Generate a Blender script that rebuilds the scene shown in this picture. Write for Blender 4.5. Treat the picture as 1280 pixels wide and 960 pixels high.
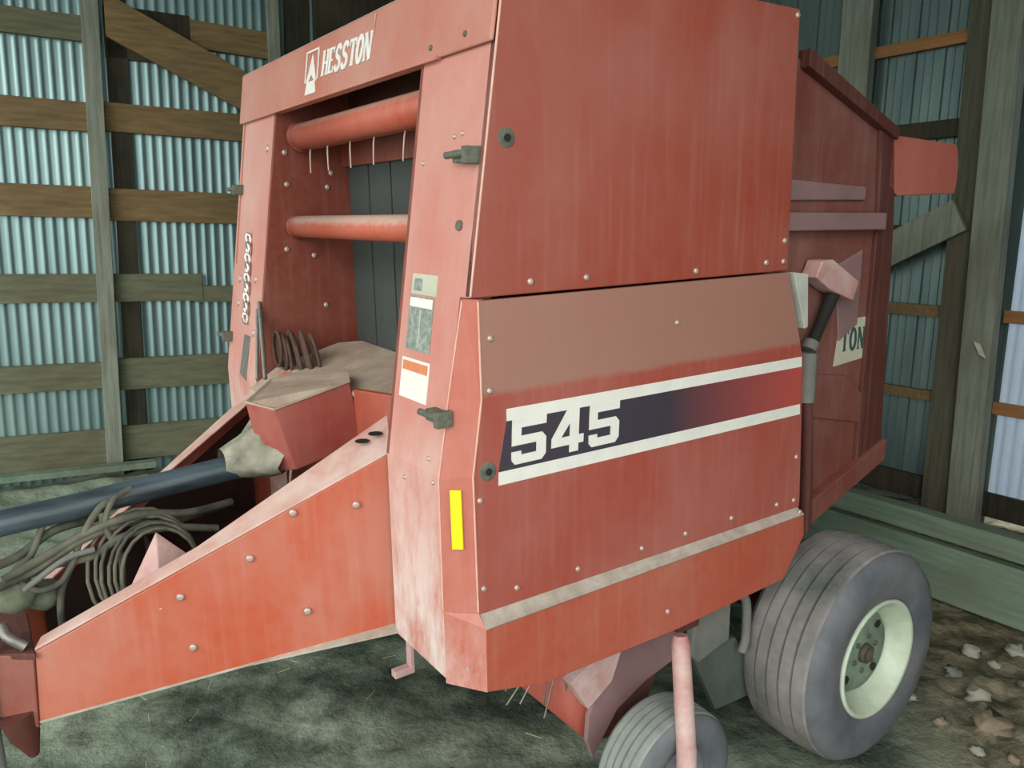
import bpy, math, random
from mathutils import Vector, Matrix, noise
random.seed(7)
sc = bpy.context.scene
for o in list(bpy.data.objects): bpy.data.objects.remove(o)
C = bpy.data.collections.new('scene'); sc.collection.children.link(C)

# ---------------------------------------------------------------- camera, light, exposure
cam = bpy.data.cameras.new('camera'); cam.sensor_width = 36; cam.lens = 990*36/1280; cam.clip_end = 200
co = bpy.data.objects.new('camera', cam); C.objects.link(co)
M3 = Matrix(((0.8223204271706118, 0.08363633044438509, -0.5628446315705075),
             (-0.5687282616331049, 0.15272753829021998, -0.8082217910125884),
             (0.018365170234147833, 0.9847229373166886, 0.17315731935053671)))
co.matrix_world = Matrix.Translation((-1.12436938, -1.71656273, 2.045)) @ M3.to_4x4()
sc.camera = co

w = bpy.data.worlds.new('world'); sc.world = w; w.use_nodes = True
bg = w.node_tree.nodes['Background']; bg.inputs[0].default_value = (0.90, 1.0, 0.97, 1); bg.inputs[1].default_value = 2.1
sun = bpy.data.lights.new('sun', 'SUN'); sun.energy = 1.1; sun.angle = math.radians(35); sun.color = (1, .96, .9)
so = bpy.data.objects.new('sun', sun); C.objects.link(so)
so.rotation_euler = Vector((0.80, 0.47, -0.36)).to_track_quat('-Z', 'Y').to_euler()
sc.view_settings.view_transform = 'Standard'; sc.view_settings.look = 'None'
sc.view_settings.gamma = 1; sc.view_settings.use_curve_mapping = False
sc.view_settings.exposure = 0.1

# ---------------------------------------------------------------- materials
def srgb(r, g, b):
    f = lambda c: (c/255/12.92) if c/255 <= .04045 else ((c/255+.055)/1.055)**2.4
    return (f(r), f(g), f(b), 1)
def newmat(name, rough=.6, metal=0, spec=.5):
    m = bpy.data.materials.new(name); m.use_nodes = True; nt = m.node_tree
    b = nt.nodes['Principled BSDF']; b.inputs['Roughness'].default_value = rough; b.inputs['Metallic'].default_value = metal
    b.inputs['Specular IOR Level'].default_value = spec
    return m, nt, b
def node(nt, t, **k):
    n = nt.nodes.new(t)
    for a, v in k.items(): setattr(n, a, v)
    return n
def mixc(nt, fac, a, b):
    n = nt.nodes.new('ShaderNodeMix'); n.data_type = 'RGBA'
    for i, v in ((0, fac), (6, a), (7, b)):
        if hasattr(v, 'links') or isinstance(v, bpy.types.NodeSocket): nt.links.new(v, n.inputs[i])
        else: n.inputs[i].default_value = v
    return n.outputs[2]
def ramp(nt, src, lo, hi):
    n = nt.nodes.new('ShaderNodeMapRange'); n.inputs[1].default_value = lo; n.inputs[2].default_value = hi
    nt.links.new(src, n.inputs[0]); return n.outputs[0]
def mth(nt, op, a, b):
    n = nt.nodes.new('ShaderNodeMath'); n.operation = op
    for i, v in ((0, a), (1, b)):
        if isinstance(v, bpy.types.NodeSocket): nt.links.new(v, n.inputs[i])
        else: n.inputs[i].default_value = v
    return n.outputs[0]
def nz(nt, vec, scale, detail=4, rough=.6, st=None):
    if st:
        mp = nt.nodes.new('ShaderNodeMapping'); mp.inputs['Scale'].default_value = st; nt.links.new(vec, mp.inputs[0]); vec = mp.outputs[0]
    n = nt.nodes.new('ShaderNodeTexNoise'); n.inputs['Scale'].default_value = scale; n.inputs['Detail'].default_value = detail
    n.inputs['Roughness'].default_value = rough; nt.links.new(vec, n.inputs['Vector']); return n.outputs[0]
def coords(nt): return nt.nodes.new('ShaderNodeTexCoord').outputs['Object']
def bump(nt, b, h, s=.3, d=.01):
    n = nt.nodes.new('ShaderNodeBump'); n.inputs['Strength'].default_value = s; n.inputs['Distance'].default_value = d
    nt.links.new(h, n.inputs['Height']); nt.links.new(n.outputs[0], b.inputs['Normal'])

RED = srgb(166, 66, 42); DUST = srgb(190, 152, 138)
def paint(name, base=RED, dust=DUST, lo=.42, hi=.85, amt=.55, rough=.48, zb=None, zs=2.0, spec=.5):
    """faded red enamel with patchy dust; zb = (z0, z1, colour, strength) a band where the finish has weathered"""
    m, nt, b = newmat(name, rough, 0, spec); c = coords(nt)
    n1 = nz(nt, c, 2.2, 5, .6, (1, 1, .7)); n2 = nz(nt, c, 22, 4, .65)
    f = mth(nt, 'MULTIPLY', ramp(nt, n1, lo, hi), amt)
    col = mixc(nt, f, base, dust)
    col = mixc(nt, mth(nt, 'MULTIPLY', ramp(nt, n2, .3, .9), .14), col, dust)
    st = nz(nt, c, 9, 2, .5, (5, 5, .25))
    col = mixc(nt, mth(nt, 'MULTIPLY', ramp(nt, st, .5, .85), .09), col, srgb(215, 180, 170))
    if zb:
        sp = nt.nodes.new('ShaderNodeSeparateXYZ'); nt.links.new(c, sp.inputs[0])
        for (z0, z1, colr, s, soft, brk) in zb:
            a = ramp(nt, mth(nt, 'ADD', sp.outputs[2], mth(nt, 'MULTIPLY', mth(nt, 'SUBTRACT', n2, .5), soft)), z0, z0+.02 if z1 > z0 else z0-.02)
            if brk:   # broken patches that grow towards z1
                a = mth(nt, 'MULTIPLY', ramp(nt, sp.outputs[2], z0, z1), ramp(nt, nz(nt, c, 5, 5, .7, (1.6, 1.6, .6)), .38, .58))
            col = mixc(nt, mth(nt, 'MULTIPLY', a, s), col, colr)
    nt.links.new(col, b.inputs['Base Color'])
    r = ramp(nt, n1, .3, .7); rr = nt.nodes.new('ShaderNodeMapRange'); rr.inputs[3].default_value = rough-.06; rr.inputs[4].default_value = rough+.14
    nt.links.new(r, rr.inputs[0]); nt.links.new(rr.outputs[0], b.inputs['Roughness'])
    bump(nt, b, nz(nt, c, 3.5, 2), .12, .01)
    return m
def plain(name, col, rough=.6, metal=0, var=.25, scale=12, col2=None, st=None, b_=.2, spec=.5):
    m, nt, b = newmat(name, rough, metal, spec); c = coords(nt); n = nz(nt, c, scale, 5, .6, st)
    c2 = col2 or tuple(x*(1-var) for x in col[:3])+(1,)
    nt.links.new(mixc(nt, ramp(nt, n, .35, .68), col, c2), b.inputs['Base Color'])
    if b_: bump(nt, b, n, b_, .01)
    return m

P_UP   = paint('red_enamel', base=srgb(152, 62, 44), dust=srgb(168, 118, 108), amt=.45, lo=.34, hi=.75, rough=.40)
P_DOOR = paint('red_enamel_door', base=srgb(160, 72, 58), dust=srgb(176, 124, 118), amt=.5, rough=.44, zb=[(.838, 1.2, srgb(160, 120, 106), .78, .02, False)])
P_SK   = paint('red_enamel_skirt', base=srgb(172, 74, 52), amt=.25, rough=.45)
P_POST = paint('red_enamel_post', base=srgb(196, 116, 102), dust=srgb(208, 172, 162), amt=.7, lo=.32, hi=.75, rough=.5,
               zb=[(.78, .15, srgb(222, 206, 200), .95, .05, True)])
P_HEAD = paint('red_enamel_headboard', base=srgb(184, 102, 84), dust=srgb(196, 160, 146), amt=.6, lo=.3, hi=.75, rough=.5)
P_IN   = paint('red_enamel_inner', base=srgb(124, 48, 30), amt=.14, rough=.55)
P_ROLL = paint('red_enamel_roller', base=srgb(190, 84, 56), amt=.25, rough=.5)
P_ROLLU = paint('red_enamel_upper_roller', base=srgb(182, 78, 54), amt=.25, zb=[(1.66, 1.8, srgb(176, 140, 122), .8, .03, False)])
P_ROLLG = paint('red_enamel_guide_roller', base=srgb(190, 84, 56), amt=.25, zb=[(1.282, 1.8, srgb(196, 168, 152), .85, .03, False)])
P_RAIL = paint('red_enamel_tongue', base=srgb(184, 80, 52), amt=.42, lo=.42, hi=.72, rough=.45)
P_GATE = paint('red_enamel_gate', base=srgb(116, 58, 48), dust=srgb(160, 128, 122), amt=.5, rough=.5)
P_DARK = paint('dark_red_enamel', base=srgb(84, 36, 28), dust=srgb(110, 80, 72), amt=.25, rough=.6)
SHADE = plain('shade_black_red', srgb(40, 22, 18), .7, 0, .3, 6, srgb(58, 28, 22))  # black-red that paints the shade inside the drawbar
DUSTY  = plain('settled_dust', srgb(186, 168, 150), .9, 0, .18, 9, srgb(168, 140, 124), spec=.2)
DUSTG  = plain('grey_dust', srgb(186, 172, 160), .9, 0, .15, 14, srgb(158, 142, 130), spec=.2)
WHITE  = plain('white_decal', srgb(232, 226, 218), .5, 0, .08, 20, b_=0)
BLACKV = plain('black_vinyl', srgb(58, 52, 62), .45, 0, .2, 20, b_=0)
STEEL  = plain('dull_steel', srgb(150, 142, 135), .45, .6, .3, 30)
BOLT   = plain('bolt_zinc', srgb(205, 180, 170), .4, .4, .2, 40)
LATCH  = plain('grimy_latch', srgb(110, 112, 98), .7, .2, .4, 60)
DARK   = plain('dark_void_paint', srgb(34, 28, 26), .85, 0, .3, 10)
BELT   = plain('rubber_belt', srgb(66, 70, 68), .8, 0, .25, 30, st=(1, 6, .4))
RUBBER = plain('tyre_rubber', srgb(118, 116, 120), .75, 0, .3, 5, srgb(84, 88, 94), spec=.35)
TREADM = plain('dusty_tread', srgb(146, 138, 136), .85, 0, .3, 3.5, srgb(70, 78, 74), spec=.3)
RIM    = plain('cream_rim', srgb(206, 212, 192), .4, 0, .2, 8, srgb(176, 188, 166))
DISC   = plain('grimy_green_disc', srgb(136, 154, 136), .6, 0, .3, 9, srgb(96, 112, 98))
HOSE   = plain('dusty_hose', srgb(112, 108, 92), .8, 0, .4, 9, srgb(52, 54, 48))
SHAFT  = plain('grey_shaft_guard', srgb(82, 96, 104), .32, 0, .3, 6, srgb(40, 46, 52), st=(.4, 2, 2))
SHROUD = plain('torn_plastic', srgb(168, 160, 142), .8, 0, .35, 12, srgb(104, 104, 92))
PALEP  = plain('pale_pink_paint', srgb(206, 176, 172), .6, 0, .25, 7, srgb(178, 120, 112))
MAUVE  = plain('mauve_plate', srgb(146, 112, 112), .65, 0, .2, 6)
YEL    = plain('yellow_reflector', srgb(250, 220, 30), .4, 0, .1, 30, b_=0)
ORANGE = plain('orange_decal', srgb(216, 128, 84), .5, 0, .1, 30, b_=0)
GREYDC = plain('grey_print', srgb(112, 118, 112), .55, 0, .3, 60, srgb(160, 164, 156), b_=0)
INK    = plain('green_black_ink', srgb(70, 92, 84), .6, 0, .3, 30, b_=0)
CREAMD = plain('cream_decal', srgb(196, 192, 172), .6, 0, .15, 12, b_=0)
GREYB  = plain('grey_green_bracket', srgb(124, 122, 116), .75, 0, .3, 8)
STRAW  = plain('straw', srgb(190, 178, 140), .8, 0, .2, 30)

def decal_fade():
    m, nt, b = newmat('black_halftone_decal', .45); c = coords(nt)
    sp = nt.nodes.new('ShaderNodeSeparateXYZ'); nt.links.new(c, sp.inputs[0])
    f = ramp(nt, sp.outputs[0], .72, 1.38)
    nt.links.new(mixc(nt, f, srgb(62, 54, 64), srgb(178, 78, 70)), b.inputs['Base Color'])
    return m
FADE = decal_fade()

def wood(name, a, b2, along='x'):
    m, nt, b = newmat(name, .85, 0, .2); c = coords(nt)
    st = {'x': (.5, 8, 8), 'z': (8, 8, .5), 'y': (8, .5, 8)}[along]
    n1 = nz(nt, c, 4, 5, .6, st); n2 = nz(nt, c, 1.6, 3, .5)
    col = mixc(nt, ramp(nt, n1, .35, .7), a, b2)
    col = mixc(nt, mth(nt, 'MULTIPLY', ramp(nt, n2, .45, .75), .5), col, srgb(96, 84, 66))
    nt.links.new(col, b.inputs['Base Color']); bump(nt, b, n1, .4, .01); return m
W_BR = wood('brown_board', srgb(142, 116, 82), srgb(112, 90, 62))
W_GR = wood('grey_board', srgb(122, 122, 98), srgb(96, 98, 80))
W_PG = wood('grey_post', srgb(150, 152, 138), srgb(118, 122, 110), 'z')
W_DK = wood('dark_post', srgb(66, 62, 50), srgb(44, 42, 36), 'z')
W_OR = wood('orange_board', srgb(178, 124, 78), srgb(148, 104, 68), 'y')
W_GN = wood('green_grey_plank', srgb(126, 144, 124), srgb(104, 120, 104), 'y')
def metal_mat(name, a, b2, rough=.38):
    m, nt, b = newmat(name, rough, .5, .5); c = coords(nt)
    n = nz(nt, c, 1.4, 4, .6, (3, 3, .5)); n2 = nz(nt, c, 60, 3, .6)
    col = mixc(nt, ramp(nt, n, .35, .7), a, b2); col = mixc(nt, mth(nt, 'MULTIPLY', n2, .25), col, srgb(120, 130, 130))
    nt.links.new(col, b.inputs['Base Color']); return m
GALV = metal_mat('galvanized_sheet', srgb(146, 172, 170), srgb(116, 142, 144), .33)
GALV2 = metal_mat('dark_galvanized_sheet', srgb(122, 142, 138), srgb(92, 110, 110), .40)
ROOFM = metal_mat('roof_sheet', srgb(110, 122, 118), srgb(90, 102, 100), .5)
def translucent():
    m = bpy.data.materials.new('translucent_sheet'); m.use_nodes = True; nt = m.node_tree
    out = nt.nodes['Material Output']; pb = nt.nodes['Principled BSDF']; pb.inputs['Base Color'].default_value = srgb(200, 212, 226); pb.inputs['Roughness'].default_value = .4
    t = nt.nodes.new('ShaderNodeBsdfTranslucent'); t.inputs[0].default_value = srgb(206, 212, 222)
    mx = nt.nodes.new('ShaderNodeMixShader'); mx.inputs[0].default_value = .55
    nt.links.new(pb.outputs[0], mx.inputs[1]); nt.links.new(t.outputs[0], mx.inputs[2]); nt.links.new(mx.outputs[0], out.inputs[0]); return m
TRANS = translucent()
def ground_mat():
    m, nt, b = newmat('packed_dirt', .95, 0, .2); c = coords(nt)
    n1 = nz(nt, c, 1.3, 6, .62); n2 = nz(nt, c, 6, 6, .65); n3 = nz(nt, c, 40, 4, .7)
    col = mixc(nt, ramp(nt, n1, .42, .58), srgb(76, 86, 74), srgb(148, 158, 138))
    col = mixc(nt, mth(nt, 'MULTIPLY', ramp(nt, n2, .5, .72), .8), col, srgb(56, 60, 50))
    col = mixc(nt, mth(nt, 'MULTIPLY', ramp(nt, n3, .5, .8), .5), col, srgb(140, 142, 126))
    sp = nt.nodes.new('ShaderNodeSeparateXYZ'); nt.links.new(c, sp.inputs[0])
    # trodden pale dirt along the left wall; brown litter at the right end
    pale = ramp(nt, sp.outputs[1], 1.9, 3.4)
    col = mixc(nt, mth(nt, 'MULTIPLY', pale, .7), col, srgb(140, 150, 130))
    br = ramp(nt, mth(nt, 'SUBTRACT', sp.outputs[0], mth(nt, 'MULTIPLY', sp.outputs[1], 1.2)), 2.1, 2.7)
    br2 = mixc(nt, ramp(nt, n2, .42, .6), srgb(88, 78, 58), srgb(170, 154, 128))
    col = mixc(nt, mth(nt, 'MULTIPLY', br, .8), col, br2)
    nt.links.new(col, b.inputs['Base Color']); bump(nt, b, n2, .8, .04); return m
GROUND = ground_mat()

# ---------------------------------------------------------------- mesh helpers
class MB:
    def __init__(s): s.v = []; s.f = []; s.sm = []
    def add(s, vs, fs, smooth=False):
        k = len(s.v); s.v += [tuple(v) for v in vs]; s.f += [[i+k for i in f] for f in fs]; s.sm += [smooth]*len(fs); return s
    def box(s, a, b):
        (x0, y0, z0), (x1, y1, z1) = a, b
        vs = [(x, y, z) for x in (x0, x1) for y in (y0, y1) for z in (z0, z1)]
        return s.add(vs, [[0,1,3,2],[4,6,7,5],[0,4,5,1],[2,3,7,6],[0,2,6,4],[1,5,7,3]])
    def prism(s, poly, d):
        """polygon (3D points) extruded by vector d"""
        n = len(poly); P = [Vector(p) for p in poly]; d = Vector(d)
        nrm = Vector((0,0,0))
        for i in range(n): nrm += P[i].cross(P[(i+1) % n])
        fl = nrm.dot(d) > 0
        vs = P+[p+d for p in P]
        a = list(range(n)); b = list(range(n, 2*n))
        fs = [a[::-1] if fl else a, b if fl else b[::-1]]
        for i in range(n):
            j = (i+1) % n; q = [i, j, n+j, n+i]; fs.append(q if fl else q[::-1])
        return s.add(vs, fs)
    def xz(s, poly, y0, y1): return s.prism([(x, y0, z) for x, z in poly], (0, y1-y0, 0))
    def yz(s, poly, x0, x1): return s.prism([(x0, y, z) for y, z in poly], (x1-x0, 0, 0))
    def tube(s, pts, r, n=10, cap=True):
        pts = [Vector(p) for p in pts]; rs = r if isinstance(r, (list, tuple)) else [r]*len(pts)
        rings = []; ref = None
        for i, p in enumerate(pts):
            t = (pts[min(i+1, len(pts)-1)]-pts[max(i-1, 0)]).normalized()
            if ref is None: ref = Vector((0, 0, 1)) if abs(t.z) < .9 else Vector((1, 0, 0))
            u = (ref-t*ref.dot(t)).normalized(); ref = u; v = t.cross(u)
            rings.append([p+(u*math.cos(2*math.pi*k/n)+v*math.sin(2*math.pi*k/n))*rs[i] for k in range(n)])
        vs = [q for R in rings for q in R]; fs = []
        for i in range(len(pts)-1):
            for k in range(n): fs.append([i*n+k, i*n+(k+1) % n, (i+1)*n+(k+1) % n, (i+1)*n+k])
        s.add(vs, fs, True)
        if cap: s.add(rings[0], [list(range(n))[::-1]]); s.add(rings[-1], [list(range(n))])
        return s
    def lathe(s, prof, c, axis='y', n=48, smooth=True):
        """prof: list of (radius, offset along axis)"""
        vs = []; fs = []; m = len(prof)
        for k in range(n):
            a = 2*math.pi*k/n
            for r, h in prof:
                p = {'y': (r*math.cos(a), h, r*math.sin(a)), 'x': (h, r*math.cos(a), r*math.sin(a)), 'z': (r*math.cos(a), r*math.sin(a), h)}[axis]
                vs.append((c[0]+p[0], c[1]+p[1], c[2]+p[2]))
        for k in range(n):
            for i in range(m-1):
                fs.append([k*m+i, k*m+i+1, ((k+1) % n)*m+i+1, ((k+1) % n)*m+i])
        return s.add(vs, fs, smooth)
    def build(s, name, mat, parent=None, loc=None, bevel=0):
        me = bpy.data.meshes.new(name); me.from_pydata([tuple(v) for v in s.v], [], s.f)
        me.polygons.foreach_set('use_smooth', s.sm); me.materials.append(mat); me.validate(); me.update()
        import bmesh
        b = bmesh.new(); b.from_mesh(me); bmesh.ops.recalc_face_normals(b, faces=b.faces); b.to_mesh(me); b.free()
        o = bpy.data.objects.new(name, me); C.objects.link(o)
        if parent: o.parent = parent
        if loc is not None: o.location = loc
        if bevel:
            bv = o.modifiers.new('bevel', 'BEVEL'); bv.width = bevel; bv.segments = 2; bv.limit_method = 'ANGLE'
        return o
def tag(o, label=None, cat=None, group=None, kind=None):
    if label: o['label'] = label
    if cat: o['category'] = cat
    if group: o['group'] = group
    if kind: o['kind'] = kind
    return o
def spline(pts, n=8):
    P = [Vector(p) for p in pts]; P = [P[0]*2-P[1]]+P+[P[-1]*2-P[-2]]; out = []
    for i in range(1, len(P)-2):
        for k in range(n):
            t = k/n; a, b, c, d = P[i-1], P[i], P[i+1], P[i+2]
            out.append(.5*((2*b)+(c-a)*t+(2*a-5*b+4*c-d)*t*t+(3*b-a-3*c+d)*t**3))
    out.append(P[-2]); return out

# ---------------------------------------------------------------- the setting
def struct(mb, name, mat, **k): return tag(mb.build(name, mat, **k), kind='structure')
# floor
NX, NY = 420, 330; vs = []; fs = []
X0, X1, Y0, Y1 = -9, 9, -7, 7.5
for i in range(NX):
    for j in range(NY):
        x = X0+(X1-X0)*i/(NX-1); y = Y0+(Y1-Y0)*j/(NY-1)
        h = .035*noise.noise(Vector((x*1.3, y*1.3, 0)))+.03*noise.noise(Vector((x*5, y*5, 3)))+.012*noise.noise(Vector((x*14, y*14, 5)))
        d = min(math.hypot(x-1.7, y+.0), math.hypot(x-1.7, y-2.1), math.hypot(x-.85, y-.15))
        h = h*min(1, max(.15, d/.8)) - .02
        m = max(0, 1-abs(y-5.35)/.55)*(.10+.05*noise.noise(Vector((x*2, 1, 1)))); h += m
        h += max(0, 1-abs(x-4.9)/.9)*.10*(1 if y < 5 else 0)
        k = max(0, min(1, (x-1.9)/.5))*max(0, min(1, (.1-y)/.4))*max(0, min(1, (3.5-x)/.3))
        h += k*(.06*abs(noise.noise(Vector((x*7, y*7, 9))))+.03*noise.noise(Vector((x*17, y*17, 2))))
        vs.append((x, y, h))
for i in range(NX-1):
    for j in range(NY-1): fs.append([i*NY+j, (i+1)*NY+j, (i+1)*NY+j+1, i*NY+j+1])
fm = MB(); fm.add(vs, fs, True); struct(fm, 'floor', GROUND)

# left wall plane: p = O + u*U, inward normal N
U = Vector((.9942, -.1075, 0)); N = Vector((-.1075, -.9942, 0)); OL = Vector((.1075*5.573, .9942*5.573, 0))
def LW(u, z, d=0):      # u = distance along wall (x = .9942*u + .599), d = inward
    return OL + U*u + N*d + Vector((0, 0, z))
def ux(x): return (x-OL.x)/.9942
def corr(P0, Uv, Nv, length, z0, z1, pitch, amp, per=6, kind='sine'):
    mb = MB(); n = int(length/pitch*per); vs = []
    for i in range(n+1):
        s = length*i/n
        if kind == 'sine': o = amp*2*(.5+.5*math.sin(2*math.pi*i/per))**1.8
        else:
            ph = (s/pitch) % 1; o = amp if ph < .12 else (amp*.35 if abs(ph-.45) < .04 or abs(ph-.75) < .04 else 0)
        p = P0+Uv*s+Nv*o; vs += [(p.x, p.y, z0), (p.x, p.y, z1)]
    # close the back 3 cm behind so the sheet has thickness
    k = len(vs)
    fs = [[2*i, 2*i+1, 2*i+3, 2*i+2] for i in range(n)]
    vs += [tuple(Vector(v)-Nv*.004) for v in vs[:k]]
    fs += [[k+2*i, k+2*i+2, k+2*i+3, k+2*i+1] for i in range(n)]
    mb.v = vs; mb.f = fs; mb.sm = [kind == 'sine']*len(fs); return mb
def wall_build(mb, name, mat):
    me = bpy.data.meshes.new(name); me.from_pydata([tuple(v) for v in mb.v], [], mb.f); me.polygons.foreach_set('use_smooth', mb.sm)
    me.materials.append(mat); o = bpy.data.objects.new(name, me); C.objects.link(o); return tag(o, kind='structure')
P0 = LW(ux(-5.0), 0, -.065)
wall_build(corr(P0, U, N, 10.33, -.05, 4.6, .0767, .0050, 10), 'wall_left', GALV)
# right wall at x = 5.06 (metal), running along y, with one translucent sheet
XR = 5.10
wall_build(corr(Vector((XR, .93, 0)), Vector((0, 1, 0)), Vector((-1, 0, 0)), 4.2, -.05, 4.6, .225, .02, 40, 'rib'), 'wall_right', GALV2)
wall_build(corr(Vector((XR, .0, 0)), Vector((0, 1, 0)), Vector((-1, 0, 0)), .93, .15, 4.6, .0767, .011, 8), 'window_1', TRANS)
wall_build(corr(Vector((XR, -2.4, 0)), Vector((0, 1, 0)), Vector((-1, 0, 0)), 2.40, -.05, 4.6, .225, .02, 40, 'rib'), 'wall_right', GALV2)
wf = MB(); wf.box((1.3, -2.45, -.05), (5.2, -2.40, 4.55)); struct(wf, 'wall_light_block', ROOFM)  # unseen end wall, added to cut the light on the right side
# roof
rf = MB(); rf.xz([(-3.2, 4.55), (5.4, 4.55), (5.4, 4.62), (-3.2, 4.62)], -2.4, 6.2); struct(rf, 'ceiling', ROOFM)

# boards of the barn frame
def board(name, a, b, wv, tv, mat, label, cat, group=None, bevel=.004):
    """a->b axis, wv = width vector (full), tv = thickness vector (full); a,b = centre line of the back face"""
    a, b, wv, tv = map(Vector, (a, b, wv, tv)); c = (a+b)/2
    mb = MB(); mb.prism([a-wv/2-c, b-wv/2-c, b+wv/2-c, a+wv/2-c], tv)
    o = mb.build(name, mat, loc=c, bevel=bevel); return tag(o, label, cat, group)
ZS = .10
def lgirt(x0, x1, z, h, mat, label, dz=0, th=.045, name='wall_girt'):
    return board(name, LW(ux(x0), z+ZS, -.045), LW(ux(x1), z+dz+ZS, -.045), (0, 0, h), N*th, mat, label, 'board', 'horizontal boards of the left wall')
lgirt(-4.8, -.12, 3.55, .19, W_GR, 'grey-green horizontal board high up left of the pale wall post')
lgirt(-4.8, -.12, 2.885, .225, W_BR, 'warm brown horizontal board left of the pale post, second from the top')
lgirt(-4.8, -.12, 2.22, .25, W_BR, 'mottled brown horizontal board left of the pale post, third from the top')
lgirt(-4.8, -.12, 1.52, .23, W_GR, 'olive grey horizontal board left of the pale post, third from the floor', dz=.01)
lgirt(-4.8, -.12, .80, .22, W_GR, 'olive grey horizontal board left of the pale post, above the base plank')
lgirt(-4.8, -.12, .17, .33, W_GR, 'wide grey base plank at the wall foot left of the pale post')
lgirt(-.12, 4.9, 2.90, .225, W_BR, 'warm brown board ending behind the headboard, right of the pale post, under the brace')
lgirt(-.12, 4.9, 2.21, .26, W_BR, 'brown blotched board right of the pale post, level with the upper latch of far frame')
lgirt(-.12, .62, 1.53, .23, W_GR, 'short grey board with a broken end right of the pale post')
lgirt(.55, 4.9, 1.47, .14, W_GR, 'thin grey board spliced on beyond the broken short board', th=.04)
lgirt(-.12, 4.9, .80, .27, W_GR, 'wide faded grey board right of the pale post, just above the base')
lgirt(-.12, 4.9, .20, .30, W_GR, 'grey base plank at the wall foot between pale post and baler')
lgirt(.62, 1.35, 3.62, .22, W_BR, 'short brown board above the diagonal brace, left of the upper stud', dz=-.02)
# posts on the left wall
tag(board('barn_post', LW(ux(-.155), 0, .0), LW(ux(-.105), 4.5, .0), U*.125, N*.07, W_PG, '', ''), 'pale weathered vertical post on the left wall, full height', 'post')
tag(board('barn_post', LW(ux(.03), 0, -.055), LW(ux(.08), 4.5, -.055), U*.15, N*.03, W_DK, '', ''), 'dark brown vertical post just right of the pale post', 'post')
tag(board('barn_post', LW(ux(1.30), 2.9, .0), LW(ux(1.27), 4.5, .0), U*.10, N*.06, W_PG, '', ''), 'pale narrow stud above the left end of the red headboard', 'post')
tag(board('barn_post', LW(ux(1.50), 2.5, -.05), LW(ux(1.50), 4.5, -.05), U*.22, N*.04, W_DK, '', ''), 'dark brown post right of the narrow stud above headboard', 'post')
tag(board('corner_brace', LW(ux(-.01), 3.77, .012), LW(ux(1.12), 3.25, .012), (0, 0, .33), N*.045, W_BR, '', ''), 'brown diagonal brace board dropping right towards the headboard', 'brace')
tag(board('eave_board', LW(ux(1.64), 4.18, -.04), LW(ux(4.9), 4.12, -.04), (0, 0, .8), N*.03, W_DK, '', ''), 'dark board along the top of the left wall under the roof', 'board')
tag(board('wall_girt', LW(ux(-.02), 3.66, -.06), LW(ux(.62), 3.66, -.06), (0, 0, .40), N*.035, W_DK, '', ''), 'dark board in the corner between dark post and diagonal brace', 'board')
tag(board('floor_plank', LW(ux(-4.6), .13, .22), LW(ux(.15), .13, .22), N*.12, (0, 0, .05), W_GN, '', ''), 'pale green-grey plank lying on the dirt along the left wall foot', 'plank')
# right wall
def rgirt(y0, y1, z, h, mat, label, dz=0, x=XR-.03):
    z += ZS
    return tag(board('wall_girt', (x, y0, z), (x, y1, z+dz), (0, 0, h), (-.045, 0, 0), mat, '', ''), label, 'board', 'horizontal boards of the right wall')
rgirt(3.2, 1.38, 3.50, .09, W_OR, 'orange-brown board high on the right wall, above the red rear box')
rgirt(1.38, -2.3, 3.42, .10, W_OR, 'orange-brown board at the top right corner of the photo')
rgirt(2.6, 1.3, 2.86, .13, W_DK, 'dark board behind the top of the red rear box')
rgirt(2.6, 1.62, 2.13, .05, W_DK, 'thin dark board on the wall under the red rear box')
rgirt(2.6, 1.3, 1.50, .09, W_BR, 'brown board behind and right of the cream lettered decal')
rgirt(2.6, 1.3, .84, .08, W_BR, 'dim brown board, lowest of those seen right of the rear gate')
rgirt(.95, -2.3, 1.50, .09, W_OR, 'tan board crossing the bright sheet at the right edge, upper')
rgirt(.95, -2.3, .83, .09, W_OR, 'orange board crossing the bright sheet at the right edge, lower')
rgirt(3.6, -2.3, .10, .18, W_DK, 'dark sill board along the right wall foot', x=XR-.02)
def rpost(name, y0, y1, z0, z1, wy, t, mat, label, x=XR-.07):
    return tag(board(name, (x, y0, z0), (x, y1, z1), (0, wy, 0), (-t, 0, 0), mat, '', ''), label, 'post')
rpost('barn_post', 1.00, 1.11, .05, 4.5, .21, .10, W_PG, 'pale grey weathered post at the right edge beside the bright sheet', x=4.95)
rpost('barn_post', 1.25, 1.30, .05, 4.5, .20, .08, wood('brown_post', srgb(100, 96, 80), srgb(76, 74, 62), 'z'), 'dark brown post close behind the pale grey right-hand post')
rpost('barn_post', 2.24, 2.28, .05, 4.5, .27, .09, W_PG, 'wide pale post above the sloping top of the rear gate')
tag(board('corner_brace', (4.935, 1.28, 2.32), (4.935, 2.3, 1.80), (0, .12, .22), (-.04, 0, 0), W_PG, '', ''), 'grey diagonal brace dropping left from the right-hand posts', 'brace')
tag(board('splinter_block', (4.84, 1.02, 1.42), (4.84, .97, 1.32), (0, .05, .02), (-.02, 0, 0), plain('pale_wood', srgb(210, 200, 180)), '', ''), 'small pale wood splinter on the face of the right-hand post', 'block')
# low timber wall at the right
tag(board('timber_curb', (3.60, 3.0, .17), (3.60, -2.0, .17), (0, 0, .34), (-.08, 0, 0), W_GN, '', '', bevel=.008), 'low green-grey timber plank behind the big wheel, lower course', 'plank')
tag(board('timber_curb', (3.66, 3.0, .43), (3.66, -2.0, .43), (0, 0, .13), (-.12, 0, 0), W_GN, '', '', bevel=.008), 'green-grey timber cap lying on the low plank behind the big wheel', 'plank')

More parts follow.
